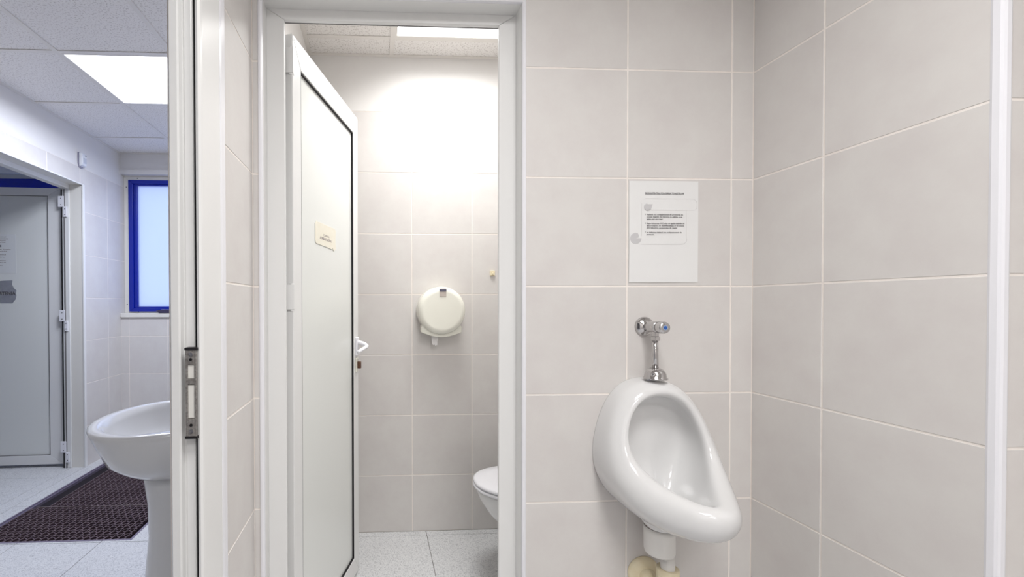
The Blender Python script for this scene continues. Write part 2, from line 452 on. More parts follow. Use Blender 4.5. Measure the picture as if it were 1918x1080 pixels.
ceiling('ceiling', XLL, XP, YBK, YF, HL, -1.68, 2.378, [(-1.68, 2.378)])
wall('ceiling', [(XLL-2.3, XLL-.1, 1.1, YF, 2.62, 2.7)], m=M_PLASTER)
def led(x0, y0, z, key, label):
    t = empty('ceiling_light', (x0+.3, y0+.3, z), label, 'ceiling light')
    bm = bmesh.new(); frame_ring(bm, -.288, .288, -.288, .288, .010, .010, .010, .010, -.001, .014, lambda u, v, d: (u, v, d))
    fin('light_frame', bm, M_TBAR, t)
    bm = bmesh.new(); abox(bm, -.279, .279, -.279, .279, .003, .010); fin('diffuser', bm, M_LED[key], t)
    la = bpy.data.lights.new('lamp', 'AREA'); la.shape = 'SQUARE'; la.size = .54; la.energy = LED_WATT[key]; la.color = LED_COL[key]; la.spread = math.radians(LED_SPREAD[key])
    lo = bpy.data.objects.new('lamp', la); COL.objects.link(lo); lo.parent = t; lo.location = (0, 0, .002)
led(.085, 1.615, HS, 'stall', 'square white LED panel in the ceiling above the toilet cabin')
led(.085, -.185, HS, 'main', 'square white LED panel in the ceiling of the urinal room, nearest the urinal wall')
led(.085, -1.385, HS, 'main', 'added square LED panel, out of view, evens the light, farthest from the urinal wall')  # unseen panel added so the back wall is lit more evenly
led(-1.68, 2.378, HL, 'lobby', 'square white LED panel in the ceiling of the sink lobby')

# ------------------------------------------------------------------ windows of the outer wall
def window(name, x0, x1, mull, head):
    w_ = empty(name, (0, 0, 0), kind='structure')
    y = 4.0
    fn = lambda u, z, d: (u, d, z)
    bm = bmesh.new(); frame_ring(bm, x0, x1, 1.183, WZ1, .045, .045, .022, .04, y+.002, y+.06, fn); fin('window_trim', bm, M_PVC_OLD, w_, bevel=.002)
    bm = bmesh.new(); frame_ring(bm, x0+.048, x1-.048, 1.196, 2.370, .04, .04, .028, .034, y-.018, y+.05, fn)
    if head: abox(bm, x0+.08, x1-.08, y-.018, y+.05, head, 2.34)
    for mx in mull: abox(bm, mx-.03, mx+.03, y-.018, y+.05, 1.224, 2.336)
    fin('window_frame', bm, M_BLUE, w_, bevel=.003)
    ed = [x0+.048] + list(mull) + [x1-.048]
    for i, (a, b) in enumerate(zip(ed, ed[1:])):
        a += .040 if i == 0 else .03; b -= .040 if i == len(ed)-2 else .03
        bm = bmesh.new(); frame_ring(bm, a, b, 1.224, 2.336, .028, .028, .014, .014, y-.004, y+.04, fn); s = fin('sash', bm, M_BLUE, w_, bevel=.003)
        box('pane', (a+.02, b-.02, y+.015, y+.021, 1.232, 2.330), M_FROST, s)
    for (sx, sz) in ((x0+.022, 1.26), (x0+.022, 2.31), (x0+.12, 1.192), (x0+.12, 2.389)):
        bm = bmesh.new(); lathe(bm, [(.004, 0), (.004, .002)], (sx, y, sz), 'y', 10); fin('screw', bm, M_BLACK, w_)
    return w_
w1 = window('window_1', XLL+.002, XP-.004, [-1.36], 0)
w2 = window('window_2', XLL-2.195, XLL-.105, [XLL-1.15], 2.285)
box('window_sill', (XLL+.003, XP-.004, YF-.018, 4.06, WZ0, 1.183), M_PVC_OLD, w1, bevel=.003)
box('window_sill', (XLL-2.195, XLL-.105, YF-.018, 4.06, WZ0, 1.183), M_PVC_OLD, w2, bevel=.003)
# curtain-box ledge over the window is the thicker plaster band of wall_far

# ------------------------------------------------------------------ trims (white PVC corner beads)
tr = props(box('trim_1', (XR-.003, XR+.017, YA-.010, YA+.012, 0, HS), M_PVC_COOL, None, bevel=.006), kind='structure')
bm = bmesh.new()
abox(bm, DX0-.010, DX0+.004, YB-.007, YB+.008, 0, DZ+.002); abox(bm, DX1-.002, DX1+.011, YB-.007, YB+.008, 0, DZ+.002); abox(bm, DX0-.010, DX1+.011, YB-.007, YB+.008, DZ-.003, DZ+.011)
props(fin('trim_2', bm, M_PVC_COOL, None, bevel=.005), kind='structure')

# ------------------------------------------------------------------ door 1: frame of the doorway the photo looks through (jamb at left)
d1 = empty('door_1', (0, 0, 0), kind='structure')
MID = .455
def jamb(flip):
    Yc = (lambda y: y) if not flip else (lambda y: 2*MID-y)
    bm = bmesh.new()
    prof = [(-.403, .868), (-.400, .864), (-.386, .864), (-.3835, .868), (-.3835, .884), (-.380, .884), (-.378, .880), (-.366, .880), (-.3625, .882), (-.3615, .886), (-.3615, .998), (-.403, .998)]
    prism(bm, [(x, Yc(y)) for x, y in prof], 0, 2.14); fin('frame_post', bm, M_PVC, d1)
    bm = bmesh.new(); prism(bm, [(x, Yc(y)) for x, y in [(-.3615, .884), (-.3540, .884), (-.3540, .96), (-.3615, .96)]], 0, 2.14); fin('gasket', bm, M_BLACK, d1)
    bm = bmesh.new(); prism(bm, [(x, Yc(y)) for x, y in [(-.3540, .874), (-.352, .868), (-.347, .866), (-.343, .870), (-.342, .878), (-.342, .972), (-.3540, .972)]], 0, 2.14); fin('cover_strip', bm, M_PVC, d1)
    bm = bmesh.new(); prism(bm, [(x, Yc(y)) for x, y in [(-.3654, .972), (-.3415, .972), (-.3405, .980), (-.3405, 1.000), (-.344, 1.010), (-.352, 1.014), (-.3654, 1.014)]], 0, 2.16); fin('corner_bead', bm, M_PVC_COOL, d1)
jamb(False); jamb(True)
bm = bmesh.new(); abox(bm, -.403, -.3615, -.088, .998, 2.11, 2.168); abox(bm, -.3615, -.342, -.10, 1.014, 2.11, 2.185); fin('frame_head', bm, M_PVC, d1, bevel=.003)
# striker plate
sx0, sx1, sy = -.3725, -.3510, .8605
bm = bmesh.new()
fn = lambda u, z, d: (u, d, z)
abox(bm, sx0, sx0+.0045, sy, sy+.0035, 1.0, 1.168); abox(bm, sx1-.0045, sx1, sy, sy+.0035, 1.0, 1.168)
for a, b in ((1.0, 1.034), (1.102, 1.112), (1.140, 1.168)): abox(bm, sx0+.0045, sx1-.0045, sy, sy+.0035, a, b)
abox(bm, sx0+.002, sx1-.002, sy+.0035, sy+.030, 1.0, 1.168)
sp_ = fin('striker_plate', bm, M_STEEL, d1, bevel=.0006); sp_['label'] = 'worn steel striker plate'
for z in (1.010, 1.022, 1.150, 1.160):
    bm = bmesh.new(); big = z in (1.010, 1.160)
    lathe(bm, [(.0042 if big else .003, 0), (.0042 if big else .003, -.0008), (.0018, -.0010), (.0018, .0002)], ((sx0+sx1)/2, sy-.0001, z), 'y', 14)
    fin('screw', bm, M_CHROME if big else M_BLACK, sp_, smooth=False)
for z0_, z1_ in ((1.036, 1.100), (1.113, 1.139)): box('keep_slot', (sx0+.0048, sx1-.0048, sy+.0022, sy+.0034, z0_, z1_), M_PVC_OLD, sp_)
for z in (.9975, 1.1705): box('end_cap', (sx0-.001, sx1+.001, sy-.0004, sy+.020, z-.0025, z+.0025), M_BLACK, sp_)

# ------------------------------------------------------------------ door 2: cabin door, open inwards
d2 = empty('door_2', (0, 0, 0), kind='structure')
bm = bmesh.new()
FI0, FI1, FZ = -.283, .398, 2.138
def fr(bm_, a0, a1, zt, wl_, wt, y0, y1):   # mitred three-sided frame open at the floor
    P = [[(a0, 0), (a0+wl_, 0), (a0+wl_, zt-wt), (a0, zt)], [(a0, zt), (a0+wl_, zt-wt), (a1-wl_, zt-wt), (a1, zt)], [(a1, zt), (a1-wl_, zt-wt), (a1-wl_, 0), (a1, 0)]]
    for q in P:
        lo = [bm_.verts.new((u, y0, z)) for u, z in q]; hi = [bm_.verts.new((u, y1, z)) for u, z in q]
        bm_.faces.new(lo); bm_.faces.new(hi[::-1])
        for k in range(4): bm_.faces.new((lo[k], hi[k], hi[(k+1) % 4], lo[(k+1) % 4]))
fr(bm, DX0+.0005, DX1-.0005, DZ-.0005, FI0-DX0, DZ-FZ, 1.365, 1.381)
fin('door_frame', bm, M_PVC, d2, bevel=.0025)
for a_, b_ in ((DX0+.0005, DX0+.034), (DX1-.030, DX1-.0005)): box('frame_rebate', (a_, b_, 1.381, 1.419, 0, DZ-.002), M_PVC, d2, bevel=.002)
bm = bmesh.new(); fr(bm, FI0-.004, FI1+.004, FZ+.003, .0035, .0035, 1.3805, 1.3845); fin('gasket', bm, M_GREYSEAL, d2)
# reveal lining
bm = bmesh.new(); abox(bm, DX0-.004, DX0+.002, YB+.002, 1.366, 0, DZ); abox(bm, DX1-.002, DX1+.003, YB+.002, 1.366, 0, DZ); abox(bm, DX0, DX1, YB+.002, 1.366, DZ-.002, DZ+.004)
fin('reveal_lining', bm, M_PVC, d2)
# leaf in its own frame: s along the leaf, n = visible face normal
pv = Vector((-.2655, 1.404)); pe = Vector((-.086, 2.034)); dv = (pe-pv).normalized(); LW = (pe-pv).length
nv = Vector((dv.y, -dv.x))
def leafmap(pv_, dv_, nv_):
    return lambda s, z, n_: (pv_.x+dv_.x*s+nv_.x*n_, pv_.y+dv_.y*s+nv_.y*n_, z)
LM = leafmap(pv, dv, nv)
leaf = empty('door_leaf', (0, 0, 0)); leaf.parent = d2
bm = bmesh.new(); frame_ring(bm, .0, LW, .012, 2.12, .062, .062, .085, .088, -.045, 0, LM); 
frame_ring(bm, .012, LW-.012, .020, 2.105, .03, .03, .03, .03, -.058, -.045, LM); fin('leaf_frame', bm, M_PVC, leaf, bevel=.003)
bm = bmesh.new(); frame_ring(bm, .062, LW-.062, .097, 2.032, .0035, .0035, .0035, .0035, -.014, -.002, LM); fin('glazing_gasket', bm, M_BLACK, leaf)
bm = bmesh.new(); q = [LM(s, z, n_) for s in (.0655, LW-.0655) for z in (.1005, 2.0285) for n_ in (-.03, -.010)]
v = [bm.verts.new(p) for p in q]
for f_ in ((0, 1, 3, 2), (4, 6, 7, 5), (0, 4, 5, 1), (2, 3, 7, 6), (0, 2, 6, 4), (1, 5, 7, 3)): bm.faces.new([v[i] for i in f_])
fin('door_panel', bm, M_PANEL, leaf)
for z in (.22, 1.235, 1.99):
    bm = bmesh.new(); lathe(bm, [(.009, 0), (.009, .09)], (FI0+.012, 1.412, z), 'z', 14); abox(bm, FI0-.004, FI0+.020, 1.402, 1.408, z+.005, z+.085)
    fin('hinge', bm, M_PVC, d2, smooth=False, bevel=.001)
def lm_tube(pts, r, n=14):
    bm_ = bmesh.new(); tube(bm_, [LM(*p) for p in pts], r, n); return bm_
# handle: rose plate + lever bent back towards the hinge side
def lm_box(bm_, s0, s1, z0, z1, n0, n1, M_=None):
    M_ = M_ or LM
    v_ = [bm_.verts.new(M_(s, z, n_)) for s in (s0, s1) for z in (z0, z1) for n_ in (n0, n1)]
    for f_ in ((0, 1, 3, 2), (4, 6, 7, 5), (0, 4, 5, 1), (2, 3, 7, 6), (0, 2, 6, 4), (1, 5, 7, 3)): bm_.faces.new([v_[i] for i in f_])
bm = bmesh.new(); lm_box(bm, LW-.047, LW-.017, 1.02, 1.105, -.001, .012)
ha = fin('handle', bm, M_PVC_COOL, leaf, bevel=.005, seg=3)
bm = bmesh.new(); tube(bm, smooth_path([LM(LW-.032, 1.083, .008), LM(LW-.032, 1.077, .030), LM(LW-.034, 1.070, .048), LM(LW-.050, 1.064, .056), LM(LW-.085, 1.058, .052), LM(LW-.135, 1.048, .044)], 5),
                      [.010]*9+[.009]*8+[.008]*9, 14); fin('lever', bm, M_PVC_COOL, ha, smooth=True)
bm = bmesh.new(); lm_box(bm, LW-.046, LW-.018, .945, 1.010, -.001, .008); lk = fin('lock_plate', bm, M_CREAM, leaf, bevel=.004, seg=3)
bm = bmesh.new(); lm_box(bm, LW-.038, LW-.026, .962, .994, .007, .024); fin('key_cylinder', bm, M_BRASS, lk, bevel=.003)['label'] = 'brown brass key cylinder'
# sign on the leaf
sg = empty('door_sign', LM(.29, 1.52, .001), 'small aged paper label with peeling corners stuck on the open cabin door', 'sign')
sgo = Vector(sg.location)
bm = bmesh.new()
outl = [(.190, 1.490), (.198, 1.480), (.30, 1.478), (.352, 1.476), (.360, 1.482), (.372, 1.470), (.392, 1.482), (.388, 1.52), (.393, 1.556), (.38, 1.562), (.30, 1.561), (.20, 1.562), (.190, 1.552)]
a = [bm.verts.new(Vector(LM(s, z, -.0095))-sgo) for s, z in outl]; b = [bm.verts.new(Vector(LM(s, z, -.0080))-sgo) for s, z in outl]
bm.faces.new(a); bm.faces.new(b)
for i in range(len(outl)): bm.faces.new((a[i], a[(i+1) % len(outl)], b[(i+1) % len(outl)], b[i]))
fin('label_sheet', bm, M_OLDPAPER, sg)
def leaf_text(body, s, z, size, width, m_, par, org, LMf, n_=-.0078, bold=0):
    p = Vector(LMf(s, z, n_))-org; p1 = Vector(LMf(s+1, z, n_))-org; U_ = (p1-p).normalized()
    N_ = (Vector(LMf(s, z, n_+1))-Vector(LMf(s, z, n_))).normalized()
    M = Matrix.Identity(4)
    for i in range(3): M[i][0] = U_[i]; M[i][1] = (0, 0, 1)[i]; M[i][2] = N_[i]; M[i][3] = p[i]
    return text('lettering', body, size, m_, M, par, width, bold=bold)
leaf_text('CABINA', .262, 1.516, .013, .060, M_SIGNINK, sg, sgo, LM)
leaf_text('ADMINISTRATIVA', .232, 1.502, .013, .115, M_SIGNINK, sg, sgo, LM, bold=.0006)

# ------------------------------------------------------------------ door 3: far door of the lobby, opened into the next room
d3 = empty('door_3', (0, 0, 0), kind='structure')
bm = bmesh.new()
abox(bm, XLL-.094, XLL+.002, OY1-.004, OY1+.004, 0, OZ); abox(bm, XLL-.094, XLL+.002, OY0-.004, OY0+.004, 0, OZ); abox(bm, XLL-.094, XLL+.002, OY0, OY1, OZ-.004, OZ+.004)
fin('reveal_lining', bm, M_PVC_OLD, d3)
bm = bmesh.new()
abox(bm, XLL-.004, XLL+.009, OY1-.008, OY1+.014, 0, OZ); abox(bm, XLL-.004, XLL+.009, OY0-.014, OY0+.008, 0, OZ); abox(bm, XLL-.004, XLL+.004, OY0-.008, OY1+.008, OZ-.006, OZ+.004)
fin('corner_bead', bm, M_PVC, d3, bevel=.003)
bm = bmesh.new()   # fixed frame at the inner side of the wall
for (y0, y1, z0, z1) in ((OY1-.05, OY1-.003, 0, OZ-.004), (OY0+.003, OY0+.05, 0, OZ-.004), (OY0+.05, OY1-.05, OZ-.038, OZ-.004)):
    pass
frameX0, frameX1 = XLL-.150, XLL-.095
abox(bm, frameX0, frameX1, OY1-.012, OY1+.05, 0, OZ+.03); abox(bm, frameX0, frameX1, OY0-.05, OY0+.012, 0, OZ+.03); abox(bm, frameX0, frameX1, OY0+.012, OY1-.012, OZ-.035, OZ+.03)
fin('door_frame', bm, M_PVC, d3, bevel=.003)
bm = bmesh.new(); abox(bm, frameX0+.018, frameX0+.026, OY1-.016, OY1-.011, 0, OZ-.04); fin('gasket', bm, M_GREYSEAL, d3)
bm = bmesh.new(); abox(bm, frameX0-.004, frameX0+.006, OY1-.013, OY1+.02, 0, OZ-.04); fin('gasket', bm, M_BLACK, d3)
# leaf: s runs from the hinge away to -x
pv3 = Vector((-2.424, 3.472)); pe3 = Vector((-3.32, 3.440)); dv3 = (pe3-pv3).normalized(); LW3 = (pe3-pv3).length; nv3 = Vector((-dv3.y, dv3.x))
if nv3.y > 0: nv3 = -nv3
LM3 = leafmap(pv3, dv3, nv3)
leaf3 = empty('door_leaf', (0, 0, 0)); leaf3.parent = d3
bm = bmesh.new(); frame_ring(bm, 0, LW3, .022, 2.158, .105, .105, .070, .060, -.05, 0, LM3); fin('leaf_frame', bm, M_PVC, leaf3, bevel=.003)
bm = bmesh.new(); frame_ring(bm, .105, LW3-.105, .092, 2.098, .004, .004, .004, .004, -.014, -.003, LM3); fin('glazing_gasket', bm, M_GREYSEAL, leaf3)
bm = bmesh.new(); lm_box(bm, .109, LW3-.109, .096, 2.094, -.03, -.012, LM3); fin('door_panel', bm, M_PANEL, leaf3)
bm = bmesh.new(); lm_box(bm, -.022, 0, .03, 2.145, -.05, -.018, LM3); fin('leaf_edge', bm, M_PVC, leaf3)
for z in (.12, 1.13, 2.005):
    bm = bmesh.new(); abox(bm, -2.432, -2.389, 3.438, 3.446, z, z+.085); abox(bm, -2.392, -2.366, 3.436, 3.444, z-.075, z+.004)
    hg = fin('hinge', bm, M_PVC_COOL, d3, bevel=.002)
    for (x, zz) in ((-2.409, z+.018), (-2.409, z+.066), (-2.379, z-.015), (-2.379, z-.058)):
        bm = bmesh.new(); lathe(bm, [(.0035, 0), (.0035, -.001)], (x, 3.438 if x < -2.4 else 3.436, zz), 'y', 10); fin('screw', bm, M_BLACK, hg)
# notice and torn sheet on that leaf
def sheet3(name, pts, m_, label, cat, bump=0):
    c = Vector(LM3(sum(p[0] for p in pts)/len(pts), sum(p[1] for p in pts)/len(pts), -.011))
    o = empty(name, c, label, cat)
    bm = bmesh.new()
    a = [bm.verts.new(Vector(LM3(s, z, -.0119))-c) for s, z in pts]; b = [bm.verts.new(Vector(LM3(s, z, -.0108))-c) for s, z in pts]
    bm.faces.new(a); bm.faces.new(b)
    for i in range(len(pts)): bm.faces.new((a[i], a[(i+1) % len(pts)], b[(i+1) % len(pts)], b[i]))
    fin('sheet', bm, m_, o)
    return o, c
M_FOIL = mat('clear_notice_sheet', (224, 226, 226), .4)
n1, c1 = sheet3('door_notice', [(.345, 1.80), (.56, 1.80), (.56, 1.50), (.345, 1.50)], M_FOIL, 'pale printed notice on the far lobby door, above the torn sheet', 'notice')
row = 0
def t3(body, s_right, z, size, width, m_, par, org, bold=0):
    # text reads left to right towards +x, i.e. towards the hinge
    p = Vector(LM3(s_right+width, z, -.0106))-org
    U_ = -Vector((dv3.x, dv3.y, 0)); N_ = Vector((nv3.x, nv3.y, 0))
    M = Matrix.Identity(4)
    for i in range(3): M[i][0] = U_[i]; M[i][1] = (0, 0, 1)[i]; M[i][2] = N_[i]; M[i][3] = p[i]
    return text('lettering', body, size, m_, M, par, width, bold=bold)
ts = []
for z, wd, bod, sr in ((1.776, .14, 'va rugam pastrati', .415), (1.762, .16, 'curatenia in aceasta', .40), (1.748, .15, 'incapere si folositi', .42), (1.734, .15, 'apa cu grija', .42),
                       (1.680, .17, 'nu aruncati hartie', .385), (1.666, .15, 'in chiuveta', .41), (1.640, .15, 'inchideti robinetul', .42), (1.620, .15, 'dupa folosire', .43), (1.594, .15, 'stingeti lumina', .42),
                       (1.580, .15, 'la plecare', .42), (1.558, .15, 'va multumim', .44)):
    ts.append(t3(bod, sr, z, .012, wd, M_BROWNINK, n1, c1))
joinmesh(ts, 'lettering')['kind'] = 'stuff'
t3('NOTE', .45, 1.702, .02, .06, M_INK, n1, c1, bold=.001)
tz = [(.372, 1.447), (.376, 1.415), (.362, 1.385), (.345, 1.37), (.350, 1.345), (.346, 1.33), (.352, 1.30), (.366, 1.283), (.374, 1.27), (.44, 1.272), (.50, 1.268), (.55, 1.275), (.552, 1.36), (.55, 1.444), (.46, 1.442)]
n2, c2 = sheet3('torn_notice', tz, M_GREYPAPER, 'torn grey paper sheet on the far lobby door under the notice', 'notice')
t3('CURATENIA', .352, 1.333, .038, .19, M_INK, n2, c2, bold=.001)
# white fixing tape around the torn sheet
n3, c3 = sheet3('x', [(.37, 1.452), (.47, 1.452), (.47, 1.440), (.37, 1.440)], M_OLDPAPER, None, None)
for ch in list(n3.children): ch.parent = n2; ch.name = 'tape'
bpy.data.objects.remove(n3, do_unlink=True)

# ------------------------------------------------------------------ urinal
UX, UY = .826, YB
def mk_urinal():
    u = empty('urinal', (UX, UY, .62), 'white ceramic wall urinal with an oval open bowl and pointed lip', 'urinal')
    K = 9
    # rings of (a, d, z): a = half width, d = distance from wall, z = height; 9 points from top to bottom
    W = [(0, 0, 1.034), (.070, 0, 1.020), (.118, 0, .968), (.148, 0, .895), (.164, 0, .812), (.156, 0, .745), (.122, 0, .680), (.065, 0, .632), (0, 0, .612)]
    Bm = [(0, .03, 1.034), (.070, .03, 1.020), (.119, .035, .968), (.150, .04, .890), (.166, .05, .805), (.157, .065, .735), (.118, .09, .672), (.065, .115, .630), (0, .135, .618)]
    B = [(0, .062, 1.034), (.066, .062, 1.020), (.120, .068, .966), (.152, .078, .890), (.166, .10, .800), (.156, .145, .727), (.120, .205, .676), (.072, .270, .662), (0, .318, .660)]
    O = [(0, .083, 1.024), (.060, .083, 1.010), (.112, .087, .956), (.142, .100, .880), (.154, .132, .800), (.142, .182, .755), (.108, .250, .726), (.060, .316, .716), (0, .340, .714)]
    C = [(0, .098, 1.004), (.053, .098, .994), (.098, .102, .946), (.122, .115, .882), (.131, .143, .822), (.118, .187, .786), (.088, .250, .766), (.048, .314, .757), (0, .336, .756)]
    I = [(0, .0861, .985), (.044, .0861, .980), (.082, .0890, .9437), (.1040, .103, .888), (.1056, .1240, .838), (.0900, .158, .803), (.0620, .205, .776), (.032, .260, .764), (0, .3060, .764)]
    J = [(0, .060, .984), (.048, .060, .978), (.090, .060, .940), (.113, .072, .884), (.116, .090, .828), (.100, .125, .786), (.068, .175, .755), (.034, .235, .742), (0, .280, .740)]
    Kk = [(0, .034, .968), (.045, .034, .962), (.090, .034, .930), (.113, .038, .876), (.116, .048, .812), (.100, .080, .758), (.070, .125, .716), (.036, .165, .700), (0, .195, .695)]
    L = [(0, .022, .940), (.036, .022, .934), (.072, .022, .908), (.094, .022, .862), (.096, .025, .806), (.080, .040, .745), (.054, .075, .692), (.026, .105, .670), (0, .12, .664)]
    Nn = [(0, .020, .905), (.02, .020, .90), (.04, .020, .885), (.055, .020, .855), (.056, .020, .81), (.047, .024, .76), (.03, .045, .70), (.015, .065, .672), (0, .078, .665)]
    rings = [W, Bm, B, O, C, I, J, Kk, L, Nn]
    bm = bmesh.new(); vr = []
    for r in rings:
        full = r + [(-a, d, z) for a, d, z in r[-2:0:-1]]
        vr.append([bm.verts.new((a, -d, z-.62)) for a, d, z in full])
    n = len(vr[0])
    for A, B_ in zip(vr, vr[1:]):
        for i in range(n): bm.faces.new((A[i], A[(i+1) % n], B_[(i+1) % n], B_[i]))
    bm.faces.new(vr[-1]); bm.faces.new(vr[0][::-1])
    cr = bm.edges.layers.float.get('crease_edge') or bm.edges.layers.float.new('crease_edge')
    for i in range(n):
        e = bm.edges.get((vr[0][i], vr[0][(i+1) % n]))
        if e: e[cr] = 1
    fin('bowl', bm, M_CER, u, smooth=True, sub=3)
    # outlet spigot under the bowl
    bm = bmesh.new(); lathe(bm, [(.058, .022), (.052, .004), (.040, -.012), (.035, -.015)], (0, -.088, 0), 'z', 36); fin('outlet', bm, M_CER, u, smooth=True)
    # flush spreader hole plug and blue brand mark (thin printed stroke)
    bm = bmesh.new(); abox(bm, -.033, -.012, -.0735, -.0715, .4115, .4125); fin('printed_mark', bm, mat('printed_mark', (120, 124, 150), .5), u)
    return u
mk_urinal()
# flush valve
def mk_valve():
    x, z = .829, 1.186
    v_ = empty('flush_valve', (x, YB, z), 'chrome push-button flush valve with blue-dotted cap, above the urinal', 'flush valve')
    bm = bmesh.new(); lathe(bm, [(.030, -.001), (.030, -.004), (.027, -.010), (.016, -.016), (.013, -.018)], (0, 0, 0), 'y', 40); fin('wall_flange', bm, M_CHROME, v_, smooth=True, bevel=0)
    bm = bmesh.new(); lathe(bm, [(.012, -.012), (.012, -.028), (.0165, -.034), (.0165, -.068), (.014, -.070), (.014, -.074)], (0, 0, .001), 'y', 32); fin('valve_body', bm, M_CHROME, v_, smooth=False, bevel=.001)
    bm = bmesh.new(); lathe(bm, [(.0155, -.074), (.0175, -.076), (.0175, -.094), (.0155, -.099), (.010, -.101)], (0, 0, .001), 'y', 32); bt = fin('push_button', bm, mat('brushed_chrome', (205, 204, 204), .22, 1), v_, smooth=True)
    bm = bmesh.new(); lathe(bm, [(.0050, -.1008), (.0050, -.1018)], (0, 0, .001), 'y', 20); fin('button_dot', bm, M_BLUECAP, bt)['label'] = 'blue dot'
    bm = bmesh.new(); lathe(bm, [(.0066, -.1004), (.0066, -.1013)], (0, 0, .001), 'y', 20); fin('dot_ring', bm, M_LBLUE, bt)
    bm = bmesh.new(); lathe(bm, [(.011, -.012), (.011, -.026), (.010, -.027), (.014, -.028), (.014, -.038), (.010, -.040)], (0, -.055, 0), 'z', 6); fin('union_nut', bm, M_CHROME, v_, bevel=.001)
    bm = bmesh.new(); tube(bm, [(0, -.055, -.036), (0, -.0555, -.08), (0, -.057, -.130)], .0085, 20); fin('flush_pipe', bm, M_CHROME, v_, smooth=True)
    bm = bmesh.new(); lathe(bm, [(.009, -.120), (.014, -.121), (.022, -.126), (.028, -.136), (.030, -.148), (.033, -.150), (.033, -.153)], (0, -.057, 0), 'z', 40); fin('inlet_dome', bm, M_CHROME, v_, smooth=True)
    return v_
mk_valve()
# waste pipe
def mk_drain():
    t = empty('waste_pipe', (.829, YB, .42), 'white plastic waste pipe with cream wall flange under the urinal', 'pipe')
    ox, oy = 0, -.079
    bm = bmesh.new()
    lathe(bm, [(.030, .176), (.0415, .183), (.0415, .168), (.0405, .112), (.037, .104), (.022, .100)], (ox, oy, 0), 'z', 36, cap=False)
    lathe(bm, [(.0415, .183), (.037, .183), (.036, .160)], (ox, oy, 0), 'z', 36, cap=False)
    fin('pipe_socket', bm, M_WPIPE, t, smooth=True)
    bm = bmesh.new(); lathe(bm, [(.0375, .184), (.030, .1845), (.030, .170), (.0375, .170), (.0375, .184)], (ox, oy, 0), 'z', 36, cap=False); fin('seal_ring', bm, M_RUST, t, smooth=False)['label'] = 'reddish-brown rubber seal ring'
    bm = bmesh.new(); tube(bm, [(.024, oy, .115), (.026, oy, .02), (.026, oy, -.04)], .019, 24); fin('pipe', bm, M_WPIPE, t, smooth=True)
    bm = bmesh.new(); lathe(bm, [(.021, .058), (.0285, .060), (.030, .055), (.030, .01), (.027, 0), (.026, -.04)], (.026, oy, 0), 'z', 32); fin('elbow_socket', bm, M_CREAMD, t, smooth=True)
    bm = bmesh.new(); tube(bm, smooth_path([(.026, oy, -.02), (.026, oy-.002, -.065), (.020, oy+.010, -.095), (.006, oy+.03, -.085), (0, oy+.045, -.03), (0, oy+.055, -.004), (0, -.004, 0)], 5), .024, 20); fin('elbow', bm, M_CREAMD, t, smooth=True)
    bm = bmesh.new(); lathe(bm, [(.050, -.001), (.050, -.004), (.046, -.012), (.030, -.020), (.026, -.021)], (0, 0, 0), 'y', 40); fin('wall_flange', bm, M_CREAMD, t, smooth=True)
    return t
mk_drain()

